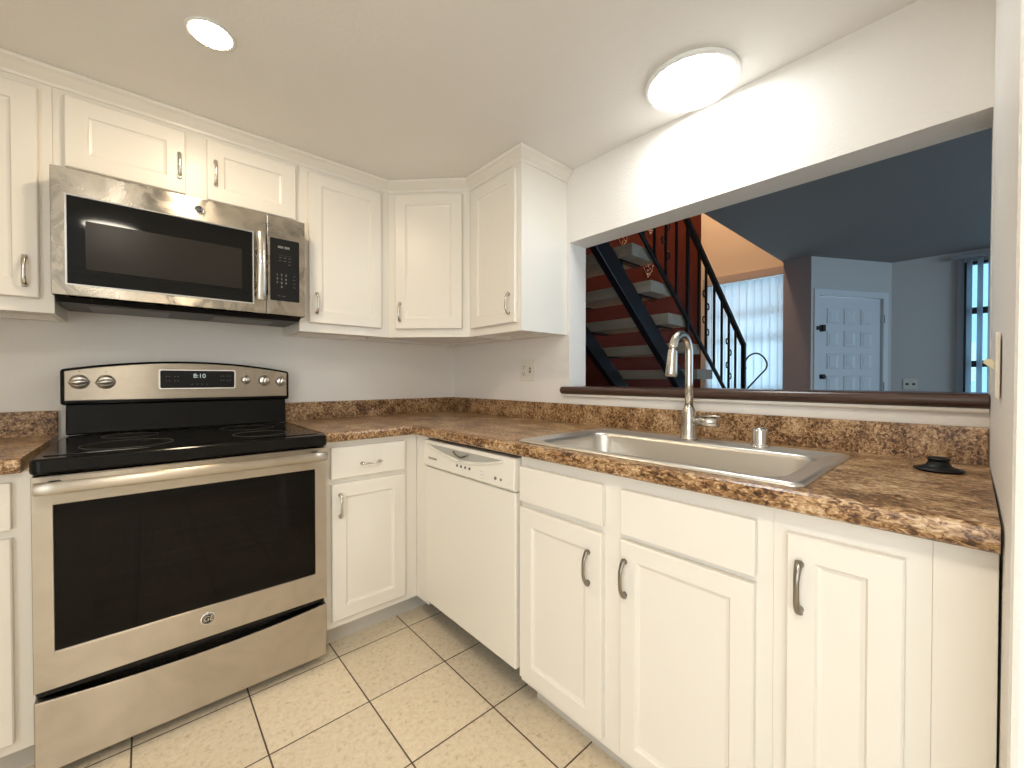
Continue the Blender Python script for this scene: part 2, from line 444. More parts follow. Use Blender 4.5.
wallbox('wall_stairwell_side', 'cream', WT, 4.07, -1.06, -.94, LC + .25, 4.9)
wallbox('ceiling_stairwell', 'cream', 0, 4.07, -1.06, .17, 4.9, 5.0)

# crown along the tops of the upper cabinets
UF, UB = .309, .0             # depth of the upper face frames
A1X, B2Y, B3Y = -.613, -.619, -1.012
def crown():
    path = [(-2.45, -UF), (A1X, -UF), (-UF, B2Y), (-UF, B3Y), (-.001, B3Y)]
    # outward normals per segment, mitred
    segs = [(Vector(b) - Vector(a)).normalized() for a, b in zip(path, path[1:])]
    nr = [Vector((s.y, -s.x)) for s in segs]
    prof = [(.001, 2.108), (.004, 2.108), (.006, 2.118), (.030, 2.140), (.040, 2.146), (.044, 2.152), (.044, 2.158), (.001, 2.158)]
    bm = bmesh.new(); rings = []
    for i, p in enumerate(path):
        if i == 0: off = nr[0]
        elif i == len(path) - 1: off = nr[-1]
        else:
            a, b = nr[i - 1], nr[i]; off = (a + b) / (1 + a.dot(b))
        rings.append([bm.verts.new((p[0] + off.x * o, p[1] + off.y * o, z)) for o, z in prof])
    for a, b in zip(rings, rings[1:]):
        for k in range(len(prof)): bm.faces.new((a[k], a[(k + 1) % len(prof)], b[(k + 1) % len(prof)], b[k]))
    bm.faces.new(rings[0]); bm.faces.new(rings[-1][::-1])
    x = MB(); x.bm.free(); x.bm = bm
    return struct(x.build('trim_1', 'cab'))
crown()

# ------------------------------------------------------------------ cabinets (built facing -Y, then turned)
def shaker(mb, x0, x1, z0, z1, yf, t=.019, rail=.055, rec=.008):
    """door blank with a sunk flat panel; front at y = yf"""
    bm = mb.bm
    def ring(i, y): return [bm.verts.new(p) for p in ((x0 + i, y, z0 + i), (x1 - i, y, z0 + i), (x1 - i, y, z1 - i), (x0 + i, y, z1 - i))]
    rs = [ring(0, yf + t), ring(0, yf + .003), ring(.003, yf), ring(rail, yf), ring(rail + .004, yf + rec * .7), ring(rail + .011, yf + rec)]
    for a, b in zip(rs, rs[1:]):
        for k in range(4): bm.faces.new((a[k], a[(k + 1) % 4], b[(k + 1) % 4], b[k]))
    bm.faces.new(rs[0][::-1]); bm.faces.new(rs[-1])
    return mb
def pull(parent, x, z, yf, vertical=True, length=.098, mat='nickel'):
    """slim bowed bar pull with flared feet"""
    mb = MB(); h = length / 2; pts = []; rad = []
    for k in range(17):
        t = -1 + 2 * k / 16
        out = .019 * (1 - abs(t) ** 3.0) + .005
        p = (x, yf - out, z + t * h) if vertical else (x + t * h, yf - out, z)
        pts.append(p); rad.append(.0039 + .0020 * abs(t) ** 2)
    mb.tube(pts, rad, 10, flat=(1.25, .8))
    for s in (-1, 1):
        c = (x, yf - .0005, z + s * (h - .006)) if vertical else (x + s * (h - .006), yf - .0005, z)
        e = (c[0], yf - .013, c[2]); mb.cyl(c, e, .0075, .0055, 10)
    return mb.build('handle', mat, parent)
def cabinet_door(parent, x0, x1, z0, z1, yf, hx=None, hz=None, rail=.055, mat='nickel', name='door'):
    o = shaker(MB(), x0, x1, z0, z1, yf, rail=rail).build(name, 'cab', parent)
    if hx is not None: pull(o, hx, hz, yf, mat=mat)
    return o
def drawer_front(parent, x0, x1, z0, z1, yf, handle=False):
    o = MB().box(x0, x1, yf, yf + .019, z0, z1).build('drawer_front', 'cab', parent, bevel=.003)
    if handle: pull(o, (x0 + x1) / 2, (z0 + z1) / 2 - .012, yf, vertical=False, length=.088)
    return o

def upper_cabinet(label, loc, rz, w, depth, z0, z1, doors, side_poly=None):
    t = thing('wall_cabinet', label, 'cabinet', loc, rz, 'white wall cabinets under the ceiling')
    m = MB(); W = .018; g = .0003
    m.box(g, W, -depth + .019, -g, z0, z1); m.box(w - W, w - g, -depth + .019, -g, z0, z1)
    m.box(W, w - W, -depth + .019, -g, z1 - W, z1); m.box(W, w - W, -depth + .019, -g, z0 + .018, z0 + .034); m.box(W, w - W, -.012, -g, z0 + .034, z1 - W)
    m.box(g, w - g, -depth, -depth + .019, z0, z1)
    m.box(W, w - W, -.05, -g, z0, z0 + .018)
    m.build('carcass', 'cab', t)
    for (x0, x1, a, b, hx, hz) in doors: cabinet_door(t, x0, x1, a, b, -depth - .0195, hx, hz)
    return t
ZT = 2.112
# left of the microwave
X = -2.42
upper_cabinet('white wall cabinet left of the microwave, cut off by the left edge of the photo', (X, 0, 0), 0, -1.804 - X, UF, 1.350, ZT,
              [(.030, .300, 1.395, 2.082, .270, 1.478), (.306, -1.836 - X, 1.395, 2.082, -1.866 - X, 1.478)])
# above the microwave
X = -1.8038
upper_cabinet('short wide white wall cabinet with two doors directly above the microwave', (X, 0, 0), 0, -1.0484 - X, UF, 1.822, ZT,
              [(-1.776 - X, -1.455 - X, 1.848, 2.088, -1.473 - X, 1.952), (-1.388 - X, -1.064 - X, 1.848, 2.088, -1.360 - X, 1.958)])
# right of the microwave
X = -1.048
upper_cabinet('white wall cabinet with one tall door just right of the microwave', (X, 0, 0), 0, A1X - .0003 - X, UF, 1.350, ZT,
              [(-1.010 - X, -.662 - X, 1.392, 2.088, -.978 - X, 1.482)])
# diagonal corner cabinet
t = thing('wall_cabinet', 'white diagonal wall cabinet set across the corner, its door facing out at an angle', 'cabinet', (0, 0, 0), 0, 'white wall cabinets under the ceiling')
m = MB()
g = .001
m.prism([(-g, -g), (A1X, -g), (A1X, -UF), (-UF, B2Y), (-g, B2Y)], 'z', 1.368, ZT)
dv = (Vector((-UF, B2Y)) - Vector((A1X, -UF))).normalized(); dn = Vector((-dv.y, dv.x))
if dn.dot(Vector((1, 1))) < 0: dn = -dn
p0, p1 = Vector((A1X, -UF)), Vector((-UF, B2Y)); q1, q0 = p1 + dn * .019, p0 + dn * .019
m.prism([tuple(p0), tuple(p1), tuple(q1), tuple(q0)], 'z', 1.350, 1.3675)
m.box(A1X, A1X + .018, -UF + .02, -g, 1.350, 1.3675); m.box(-UF + .02, -g, B2Y, B2Y + .018, 1.350, 1.3675)
m.box(A1X + .018, -.06, -.05, -g, 1.350, 1.3675); m.box(-.05, -g, B2Y + .018, -.06, 1.350, 1.3675); m.box(-.06, -g, -.06, -g, 1.342, 1.3675)
m.build('carcass', 'cab', t)
dl = (p1 - p0).length
dm = shaker(MB(), .040, dl - .040, 1.392, 2.092, -.0195).build('door', 'cab', t, loc=(p0.x, p0.y, 0), rot=(0, 0, math.atan2(dv.y, dv.x)))
pull(dm, .066, 1.478, -.0195)
# on the wall with the pass-through, rotated to face -X (local x runs toward -Y)
X = -B2Y + .001
upper_cabinet('white wall cabinet beside the pass-through, its plain side facing the sink', (0, B2Y - .001, 0), -PI / 2, -B3Y - X, UF, 1.350, ZT,
              [(.030, .366, 1.388, 2.088, .328, 1.476)])

# base cabinets
BD, ZB = .6255, .873           # face-frame distance from the wall, top of the boxes
def base_carcass(t, x0, x1, depth=BD, toe=.103, toe_in=.0755, back=.002):
    m = MB(); m.box(x0, x1, -depth, -depth + .019, toe, ZB)
    W = .018
    m.box(x0, x0 + W, -depth + .019, -back, toe, ZB); m.box(x1 - W, x1, -depth + .019, -back, toe, ZB)
    m.box(x0 + W, x1 - W, -depth + .019, -back, toe, toe + W); m.box(x0 + W, x1 - W, -.014, -back, toe + W, ZB)
    m.build('carcass', 'cab', t)
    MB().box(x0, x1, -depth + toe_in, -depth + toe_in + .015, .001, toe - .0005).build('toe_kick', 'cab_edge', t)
BG = 'white base cabinets under the worktop'
DF = -BD - .0195
# left of the range
t = thing('base_cabinet', 'white base cabinet left of the range, cut off by the left edge of the photo', 'cabinet', (0, 0, 0), 0, BG)
base_carcass(t, -2.42, -1.815)
drawer_front(t, -2.4019, -1.852, 0.7191, 0.8479, DF, True); cabinet_door(t, -2.4019, -2.13, 0.1356, 0.6967, DF, -2.1584, 0.6095); cabinet_door(t, -2.1239, -1.852, 0.1356, 0.6967, DF, -2.0955, 0.6095)
# between the range and the corner
t = thing('base_cabinet', 'white base cabinet with one drawer and one door between the range and the corner', 'cabinet', (0, 0, 0), 0, BG)
base_carcass(t, -1.046, -BD - .001)
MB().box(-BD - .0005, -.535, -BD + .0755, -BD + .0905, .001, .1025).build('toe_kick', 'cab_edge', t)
drawer_front(t, -1.0189, -0.6922, 0.7191, 0.8479, DF, True); cabinet_door(t, -1.0169, -0.6922, 0.1356, 0.6967, DF, -0.9854, 0.6095)
# corner filler between that cabinet and the dishwasher
t = tag(MB().box(-BD, -BD + .019, -.733, -BD + .0005, .103, ZB).box(-BD + .019, -.02, -.733, -.715, .103, ZB).build('filler_panel', 'cab', bevel=.001),
        'narrow white upright panel in the corner left of the dishwasher', 'panel')
# sink base (local x toward -Y)
def turned(label, y0):
    return thing('base_cabinet', label, 'cabinet', (0, y0, 0), -PI / 2, BG)
Y0 = -1.3505
t = turned('wide white sink base cabinet with two doors below the sink, right of the dishwasher', Y0)
base_carcass(t, .001, 2.1028 + Y0)
f = lambda y: -(y - Y0)
drawer_front(t, f(-1.3605), f(-1.6942), 0.7223, 0.8373, DF); drawer_front(t, f(-1.7517), f(-2.0742), 0.7192, 0.8373, DF)
cabinet_door(t, f(-1.3605), f(-1.6922), 0.1287, 0.7008, DF, f(-1.649), 0.596, mat='nickel_dark'); cabinet_door(t, f(-1.7517), f(-2.0722), 0.1287, 0.7038, DF, f(-1.7682), 0.6083, mat='nickel_dark', rail=.045)
Y0 = -2.1030
t = turned('narrow white base cabinet with one full-height door at the right end of the worktop', Y0)
base_carcass(t, .0002, 2.3288 + Y0)
f = lambda y: -(y - Y0)
cabinet_door(t, f(-2.1297), f(-2.2981), 0.1287, 0.8281, DF, f(-2.1523), 0.7316, rail=.046, mat='nickel_dark')
tag(MB().box(-BD, -BD + .019, -2.3984, -2.3290, .001, ZB).box(-BD + .019, -.02, -2.3495, -2.3290, .001, ZB).build('filler_panel', 'cab', bevel=.001), 'plain white upright panel between narrow cabinet door and the wall on the right', 'panel')

# ------------------------------------------------------------------ worktops
ZC0, ZC1 = .874, .914
CF = .655
def edge_prof(x_front, sign):
    """rounded laminate nose: list of (offset, z) from front-bottom up to the top"""
    return [(0.000, ZC0), (-.004, ZC0 + .004), (-.006, ZC0 + .016), (-.005, ZC1 - .012), (-.001, ZC1 - .004), (.006, ZC1 - .0005), (.014, ZC1)]
t = thing('worktop', 'brown speckled L-shaped worktop with upstand, holding the sink', 'worktop', (0, 0, 0))
SX0, SX1, SY0, SY1 = -.622, -.130, -1.322, -2.150      # sink rim
CX0, CX1, CY0, CY1 = -.600, -.165, -1.345, -2.125      # cut-out
m = MB(); bm = m.bm
nose = [(.014, ZC1), (.006, ZC1 - .0005), (-.001, ZC1 - .004), (-.005, ZC1 - .012), (-.006, ZC0 + .016), (-.004, ZC0 + .004), (.002, ZC0)]
F = CF
XL = -1.046; YE = -2.3985; B = -.0215
# top surface around the cut-out
def face(*ps): bm.faces.new([bm.verts.new(p) for p in ps])
fi = -(F - .014)
def top(x0, x1, y0, y1): face((x0, y0, ZC1), (x1, y0, ZC1), (x1, y1, ZC1), (x0, y1, ZC1))
top(XL, fi, fi, B); top(fi, B, CY0, B)
top(fi, CX0, CY1, CY0); top(CX1, B, CY1, CY0); top(fi, B, YE, CY1)
# under side
def und(x0, x1, y0, y1): face((x0, y0, ZC0), (x0, y1, ZC0), (x1, y1, ZC0), (x1, y0, ZC0))
fo = -(F - .002)
und(XL, fo, fo, B); und(fo, B, CY0, B); und(fo, CX0, CY1, CY0); und(CX1, B, CY1, CY0); und(fo, B, YE, CY1)
# noses with a mitred inner corner
for (o0, z0), (o1, z1) in zip(nose, nose[1:]):
    a0, a1 = -(F - o0), -(F - o1)
    face((XL, a0, z0), (a0, a0, z0), (a1, a1, z1), (XL, a1, z1))
    face((a0, a0, z0), (a0, YE, z0), (a1, YE, z1), (a1, a1, z1))
# ends, cut-out sides
face(*[(XL, -(F - o), z) for o, z in nose], (XL, B, ZC0), (XL, B, ZC1))
face(*[(-(F - o), YE, z) for o, z in nose], (B, YE, ZC0), (B, YE, ZC1))
for a, b in (((CX0, CY0), (CX1, CY0)), ((CX1, CY0), (CX1, CY1)), ((CX1, CY1), (CX0, CY1)), ((CX0, CY1), (CX0, CY0))):
    face((*a, ZC0), (*b, ZC0), (*b, ZC1), (*a, ZC1))
bmesh.ops.remove_doubles(bm, verts=bm.verts, dist=1e-5)
m.build('slab', 'granite_top', t)
m = MB(); m.prism([(XL, -.0005), (XL, -.021), (-.021, -.021), (-.021, -2.3975), (-.0005, -2.3975), (-.0005, -.0005)], 'z', ZC0, 1.007)
m.build('upstand', 'granite', t, bevel=.003)
t = thing('worktop', 'short brown speckled worktop with upstand left of the range', 'worktop', (0, 0, 0))
m = MB(); poly = [(-(F - o), z) for o, z in nose] + [(B, ZC0), (B, ZC1)]
m.prism(poly, 'x', -2.42, -1.832).build('slab', 'granite_top', t)
MB().box(-2.42, -1.832, -.021, -.0005, ZC0, 1.007).build('upstand', 'granite', t, bevel=.003)

# ------------------------------------------------------------------ sink, faucet, small things on the worktop
t = thing('sink', 'single-bowl stainless steel drop-in sink set in the worktop under the pass-through', 'sink', (0, 0, 0))
bm = bmesh.new()
cx, cy = (SX0 + SX1) / 2, (SY0 + SY1) / 2
bx0, bx1, by0, by1 = -.572, -.212, -1.372, -2.095       # bowl mouth
def rr(x0, x1, y0, y1, r, z, n=6):
    return [bm.verts.new((p[0], p[1], z)) for p in round_rect(abs(x1 - x0), abs(y1 - y0), r, n, (x0 + x1) / 2, (y0 + y1) / 2)]
zr = ZC1
rings = [rr(SX0, SX1, SY1, SY0, .022, zr + .0008), rr(SX0 + .001, SX1 - .001, SY1 + .001, SY0 - .001, .022, zr + .004), rr(SX0 + .008, SX1 - .008, SY1 + .008, SY0 - .008, .020, zr + .0085),
         rr(SX0 + .016, SX1 - .016, SY1 + .016, SY0 - .016, .018, zr + .0075), rr(SX0 + .022, SX1 - .022, SY1 + .022, SY0 - .022, .016, zr + .0035),
         rr(bx0 - .006, bx1 + .006, by1 - .006, by0 + .006, .062, zr + .003), rr(bx0, bx1, by1, by0, .058, zr - .001), rr(bx0 + .004, bx1 - .004, by1 + .004, by0 - .004, .056, zr - .012),
         rr(bx0 + .012, bx1 - .012, by1 + .012, by0 - .012, .052, zr - .150), rr(bx0 + .022, bx1 - .022, by1 + .022, by0 - .022, .046, zr - .176), rr(bx0 + .050, bx1 - .050, by1 + .050, by0 - .050, .03, zr - .186)]
for a, b in zip(rings, rings[1:]):
    for k in range(len(a)):
        f_ = bm.faces.new((a[k], a[(k + 1) % len(a)], b[(k + 1) % len(a)], b[k])); f_.smooth = True
f_ = bm.faces.new(rings[-1]); f_.smooth = True
m = MB(); m.bm.free(); m.bm = bm
m.build('bowl', 'steel_sink', t)
MB().lathe([(.0, .006), (.030, .004), (.045, .002), (.052, .0045), (.056, .001)], (cx - .01, cy, zr - .1855)).build('drain', 'chrome', t)

FX, FY = -.150, -1.705
t = thing('faucet', 'tall brushed nickel gooseneck faucet with pull-down head behind the sink', 'faucet', (FX, FY, ZC1 + .0045))
MB().lathe([(.0, 0), (.030, 0), (.030, .004), (.0265, .008), (.0255, .06), (.0250, .085), (.022, .100), (.016, .112), (.0145, .118), (.0, .118)]).build('body', 'nickel', t)
pts = [(0, 0, .116), (0, 0, .20), (0, 0, .285)]
rc = .059; zc_ = .303
for k in range(0, 15):
    a = R(0 + 180 * k / 14 * .97)
    pts.append((-rc + rc * math.cos(a), 0, zc_ + rc * math.sin(a)))
pts = pts[:]
end = Vector(pts[-1]); dirn = (Vector(pts[-1]) - Vector(pts[-2])).normalized()
MB().tube(pts, .0137, 20).build('spout', 'nickel', t)
h0 = end + dirn * .001; h1 = h0 + Vector((-.012, 0, -.088)) 
sp = MB(); sp.tube([h0, h0 + (h1 - h0) * .06, h0 + (h1 - h0) * .5, h0 + (h1 - h0) * .92, h1], [.0150, .0155, .0175, .0195, .0175], 20)
sp = sp.build('spray_head', 'nickel', t)
MB().box(-.002, .004, -.006, .006, -.012, .012).build('spray_button', 'black_plastic', sp, bevel=.002, loc=tuple(h0 + (h1 - h0) * .35 + Vector((.019, 0, 0))))
hd = MB(); hd.cyl((0, -.016, .064), (0, -.100, .066), .0165, .0185, 24); hd.tube([(-.006, -.050, .083), (-.008, -.080, .0865), (-.010, -.112, .087)], [.007, .0075, .005], 12, flat=(1.4, .6))
hd.build('lever_handle', 'nickel', t)

t = tag(MB().lathe([(.0, .0), (.026, 0), (.026, .004), (.0225, .006), (.0215, .010), (.0215, .050), (.0195, .056), (.012, .060), (.0, .061)], (-.150, -1.930, ZC1 + .0045)).build('air_gap_cap', 'chrome'),
        'small chrome cylinder cap standing on the sink rim right of the faucet', 'air gap')
t = tag(MB().lathe([(r_ * .74, h_ * .74) for r_, h_ in [(.0, .0), (.050, .0), (.058, .004), (.058, .007), (.040, .012), (.030, .017), (.0245, .028), (.0245, .034), (.027, .035), (.027, .040), (.022, .043), (.0, .043)]], (-.195, -2.318, ZC1 + .0005)).build('sink_stopper', 'rubber'),
        'black rubber sink stopper lying on the worktop near the right wall', 'stopper')

# ledge of the pass-through
m = MB(); prof = []
x_f, x_b, zl0, zl1 = -.040, WT + .03, 1.056, 1.092
pl = [(x_b, zl0), (x_b, zl1)] + [(x_f + .018 + .018 * math.cos(a), (zl0 + zl1) / 2 + .018 * math.sin(a)) for a in [R(90 + 18 * k) for k in range(11)]]
m.prism([(x, z) for x, z in pl], 'y', -1.0, -2.3985)
led = m.build('ledge_board', 'ledge', bevel=.003)
for v in led.data.vertices:   # the board is notched round the left jamb: only its nose runs past the opening
    if v.co.y > -1.02 and v.co.x > -.001: v.co.y = YL - .0008
for v in led.data.vertices:
    if v.co.x > -.001 and v.co.y < -2.39: v.co.y = YR + .0008
tag(led, 'dark brown wooden ledge board along the bottom of the pass-through', 'ledge')
struct(MB().prism([(-.0005, 1.040), (-.0005, 1.055), (-.026, 1.055), (-.022, 1.046), (-.010, 1.040)], 'y', -1.010, -2.3975).build('trim_2', 'trim'))

# ------------------------------------------------------------------ range
RX0, RX1 = -1.812, -1.050
rw = RX1 - RX0; rc_ = (RX0 + RX1) / 2
t = thing('range', 'freestanding stainless steel electric range with black glass cooktop between the base cabinets', 'range', (rc_, 0, 0))
hw = rw / 2
FD = .680                      # front of the oven door
m = MB(); y0, y1 = -.635, -.030
m.box(-hw, -hw + .03, y0, y1, .03, .868); m.box(hw - .03, hw, y0, y1, .03, .868); m.box(-hw + .03, hw - .03, y1 - .03, y1, .03, .868)
m.box(-hw + .03, hw - .03, y0, y1 - .03, .03, .29); m.box(-hw + .03, hw - .03, y0, y1 - .03, .83, .868)
for sx in (-1, 1):
    for yy in (-.56, -.10): m.cyl((sx * (hw - .06), yy, .001), (sx * (hw - .06), yy, .03), .018, seg=12)
m.build('body', 'black_enamel', t)
m = MB(); a = hw - .031; m.box(-a, a, -.634, -.062, .291, .296); m.box(-a, a, -.07, -.0615, .297, .829); m.box(-a, -a + .004, -.634, -.071, .297, .829); m.box(a - .004, a, -.634, -.071, .297, .829); m.box(-a, a, -.634, -.062, .824, .829)
m.build('oven_cavity', 'oven_inside', t)
for zz in (.44, .56):
    m = MB(); aa = a - .006
    for yy in (-.62, -.36, -.09): m.cyl((-aa, yy, zz), (aa, yy, zz), .0035, seg=8)
    for k in range(24): xx = -aa + .012 + (2 * aa - .024) * k / 23; m.cyl((xx, -.62, zz + .004), (xx, -.09, zz + .004), .002, seg=6)
    m.build('oven_rack', 'rack', t)
# cooktop with rounded black frame
m = MB(); m.prism(round_rect(rw + .003, .622, .022, 6, 0, -.390), 'z', .8685, .912)
ct = m.build('cooktop', 'black_enamel', t, bevel=.008, seg=3)
MB().prism(round_rect(rw - .035, .540, .010, 4, 0, -.375), 'z', .9122, .9145).build('glass_top', 'black_glass', ct, bevel=.001)
for (ex, ey, er) in ((-.19, -.50, .115), (.19, -.50, .090), (-.19, -.23, .080), (.19, -.23, .100)):
    m = MB(); prof = []
    m.tube([(ex + er * math.cos(2 * PI * k / 48), ey + er * math.sin(2 * PI * k / 48), .9147) for k in range(48)], .0010, 6, closed=True)
    m.build('burner_ring', 'burner', ct)
# backguard: black riser, black frame with an arched top, stainless face, controls
bgw = hw + .0045
m = MB(); m.prism([(-.098, .9155), (-.006, .9155), (-.006, 1.05), (-.085, 1.05)], 'x', -bgw + .012, bgw - .012)
bg = m.build('backguard', 'black_enamel', t, bevel=.006)
def arch(w, z0, ze, zm, r=.012, n=24):
    pts = [(-w, z0), (w, z0)]
    for k in range(n + 1):
        s = 1 - 2 * k / n
        pts.append((s * (w), ze + (zm - ze) * (1 - s * s)))
    return pts
MB().prism(arch(bgw, 1.030, 1.166, 1.205), 'y', -.010, -.108).build('panel_frame', 'black_enamel', bg, bevel=.010, seg=3)
pf = MB().prism(arch(bgw - .012, 1.047, 1.158, 1.196), 'y', -.1083, -.1148).build('control_panel', 'steel', t, bevel=.002)
yf = -.1150
m = MB(); m.prism(round_rect(.270, .086, .008, 5, .028, 1.128), 'y', yf, yf - .003)
m.build('display_bezel', 'chrome', pf, bevel=.001)
m = MB(); m.prism(round_rect(.258, .074, .006, 5, .028, 1.128), 'y', yf - .0032, yf - .0042)
dp = m.build('display_window', 'keypad', pf)
text('clock_digits', '8:10', .026, 'display_on', pf, (.030, yf - .0046, 1.142))
text('key_legend', '- -   - -\n- -   - -', .016, 'print', pf, (-.062, yf - .0046, 1.132), spacing=1.2)
text('key_legend', '- -  - -\n- -  - -', .016, 'print', pf, (.124, yf - .0046, 1.134), spacing=1.2)
text('key_legend', '-   -   -   -', .015, 'print', pf, (.030, yf - .0046, 1.108))
def knob(x, z, r, tilt):
    k = MB(); k.lathe([(.0, .0), (r * 1.05, .0), (r * 1.05, .003), (r * .93, .005), (r * .88, .013), (r * .75, .016), (.0, .0165)], (0, 0, 0), 28, 'y')
    o = k.build('knob', 'knob_steel', t, loc=(x, yf - .0002, z))
    g_ = MB(); a_ = R(tilt)
    pts = [(math.cos(a_) * r * s_, -.0225 + .006 * abs(s_), math.sin(a_) * r * s_) for s_ in (-1.05, -.5, 0, .5, 1.05)]
    g_.tube(pts, [r * .18, r * .34, r * .42, r * .34, r * .18], 12)
    g_.build('knob_grip', 'knob_steel', o)
    MB().cyl((0, -.0002, r * 1.5), (0, -.0006, r * 1.5), .0022, seg=10).build('knob_mark', 'print_dark', o)
for kx, kz, kr, kt in ((-.334, 1.118, .026, 8), (-.262, 1.118, .026, 8), (.202, 1.126, .019, 80), (.276, 1.122, .024, 80), (.346, 1.118, .022, 80)):
    knob(kx, kz, kr, kt)
    text('knob_legend', '- - -', .010, 'print_dark', pf, (kx, yf - .0004, kz - kr - .013))
# oven door
m = MB()
wx0, wx1, wz0, wz1 = -.340, .340, .372, .780
dz0, dz1 = .268, .862
def ringframe(bm, x0, x1, z0, z1, wx0, wx1, wz0, wz1, yf, yb):
    o = [(x0, z0), (x1, z0), (x1, z1), (x0, z1)]; i = [(wx0, wz0), (wx1, wz0), (wx1, wz1), (wx0, wz1)]
    V = lambda P, y: [bm.verts.new((p[0], y, p[1])) for p in P]
    of, ob, if_, ib = V(o, yf), V(o, yb), V(i, yf), V(i, yb)
    for k in range(4):
        j = (k + 1) % 4
        bm.faces.new((of[k], of[j], if_[j], if_[k])); bm.faces.new((ob[k], ib[k], ib[j], ob[j]))
        bm.faces.new((of[k], ob[k], ob[j], of[j])); bm.faces.new((if_[k], if_[j], ib[j], ib[k]))
ringframe(m.bm, -hw, hw, dz0, dz1, wx0, wx1, wz0, wz1, -FD, -.637)
od = m.build('oven_door', 'steel', t, bevel=.003)
MB().box(wx0 + .0005, wx1 - .0005, -FD + .003, -FD + .009, wz0 + .0005, wz1 - .0005).build('door_glass', 'oven_pane', od)
m = MB()
ringframe(m.bm, wx0 + .001, wx1 - .001, wz0 + .001, wz1 - .001, wx0 + .075, wx1 - .045, wz0 + .045, wz1 - .05, -FD + .012, -FD + .014)
m.build('glass_border', 'black_enamel', od)
m = MB(); zz = .836
m.tube([(-hw + .012, -.728, zz), (-hw + .06, -.733, zz), (0, -.736, zz), (hw - .06, -.733, zz), (hw - .012, -.728, zz)], .015, 16, flat=(.75, 1.15))
for sx in (-1, 1): m.box(sx * (hw - .045) - .012, sx * (hw - .045) + .012, -.730, -FD + .001, zz - .012, zz + .012)
m.build('handle', 'steel', od, bevel=.001)
# emblem: round badge with a ring and script letters
def emblem(parent, x, y, z, r):
    e = MB().lathe([(.0, .0), (r, .0), (r, .0012), (r * .96, .0018), (.0, .0018)], (0, 0, 0), 40, 'y').build('emblem', 'chrome', parent, loc=(x, y, z))
    MB().lathe([(.0, .0), (r * .80, .0), (r * .80, .0006), (.0, .0006)], (0, -.0019, 0), 36, 'y').build('emblem_disc', 'black_plastic', e)
    text('emblem_letters', 'GE', r * 1.05, 'chrome', e, (0, -.0028, 0), shear=.25)
    m = MB(); m.tube([(r * .66 * math.cos(2 * PI * k / 40), -.0027, r * .66 * math.sin(2 * PI * k / 40)) for k in range(40)], r * .035, 6, closed=True)
    m.build('emblem_ring', 'chrome', e)
emblem(od, .003, -FD - .0003, .331, .021)
# drawer
m = MB(); n = 24
top_ = []
for k in range(n + 1):
    s_ = -1 + 2 * k / n
    top_.append((s_ * hw, .243 - .020 * (1 - s_ * s_)))
m.prism([(-hw, .040), (hw, .040)] + top_[::-1], 'y', -FD + .002, -.6355)
m.build('storage_drawer', 'steel', t, bevel=.003)
MB().box(-hw + .004, hw - .004, -.655, -.6355, .2445, .266).build('drawer_gap', 'black_plastic', t)

# ------------------------------------------------------------------ over-the-range microwave
t = thing('microwave', 'stainless steel over-the-range microwave with black window, mounted above the range', 'microwave', (-1.4255, 0, 0))
hw = .3755; mf = -.410; z0, z1 = 1.402, 1.8145
MB().box(-hw + .004, hw - .004, mf + .045, -.002, z0 + .012, z1).build('body', 'steel_mw', t, bevel=.002)
xs = .228                       # seam between door and controls
m = MB(); ww0, ww1, wz0, wz1 = -.340, .178, 1.440, 1.728
ringframe(m.bm, -hw, xs - .0012, z0, z1, ww0, ww1, wz0, wz1, mf, mf + .044)
dr = m.build('door', 'steel_mw', t, bevel=.003)
m = MB(); ringframe(m.bm, ww0 - .004, ww1 + .004, wz0 - .004, wz1 + .004, ww0 + .0006, ww1 - .0006, wz0 + .0006, wz1 - .0006, mf - .0014, mf + .0006)
m.build('window_trim', 'chrome', dr)
MB().box(ww0 + .0008, ww1 - .0008, mf + .003, mf + .02, wz0 + .0008, wz1 - .0008).build('window', 'mw_glass', dr)
MB().prism(round_rect(.438, .160, .004, 3, (-.302 + .146) / 2, 1.572), 'y', mf + .0008, mf + .0026).build('window_screen', 'screen', dr)
m = MB(); hx = .203
m.tube([(hx, mf - .030, 1.452), (hx, mf - .036, 1.50), (hx, mf - .039, 1.59), (hx, mf - .036, 1.68), (hx, mf - .030, 1.726)], .0165, 14, flat=(.5, 1.0))
for zz in (1.470, 1.710): m.box(hx - .010, hx + .010, mf - .030, mf - .0005, zz - .012, zz + .012)
m.build('handle', 'nickel', dr, bevel=.001)
emblem(dr, .005, mf - .0003, 1.772, .0155)
m = MB(); m.box(xs + .0012, hw, mf, mf + .044, z0, z1)
cp = m.build('control_panel', 'steel_mw', t, bevel=.003)
MB().prism(round_rect(.112, .262, .004, 3, .296, 1.592), 'y', mf - .0012, mf - .0002).build('keypad', 'keypad', cp)
yk = mf - .0016
text('display_digits', '888 888', .014, 'print', cp, (.292, yk, 1.688))
text('key_legend', '- - - - - - -', .011, 'print_dark', cp, (.296, yk, 1.655))
text('key_legend', '---   ---   ---\n---   ---   ---\n            ---', .010, 'print', cp, (.296, yk, 1.632), spacing=1.3)
text('number_keys', '1   2   3\n4   5   6\n7   8   9\n    0    ', .0125, 'print', cp, (.283, yk, 1.545), spacing=1.35)
text('key_legend', '--\n--\n--\n--', .010, 'print', cp, (.332, yk, 1.548), spacing=1.6)
text('key_legend', '---   ---', .010, 'print', cp, (.282, yk, 1.482))
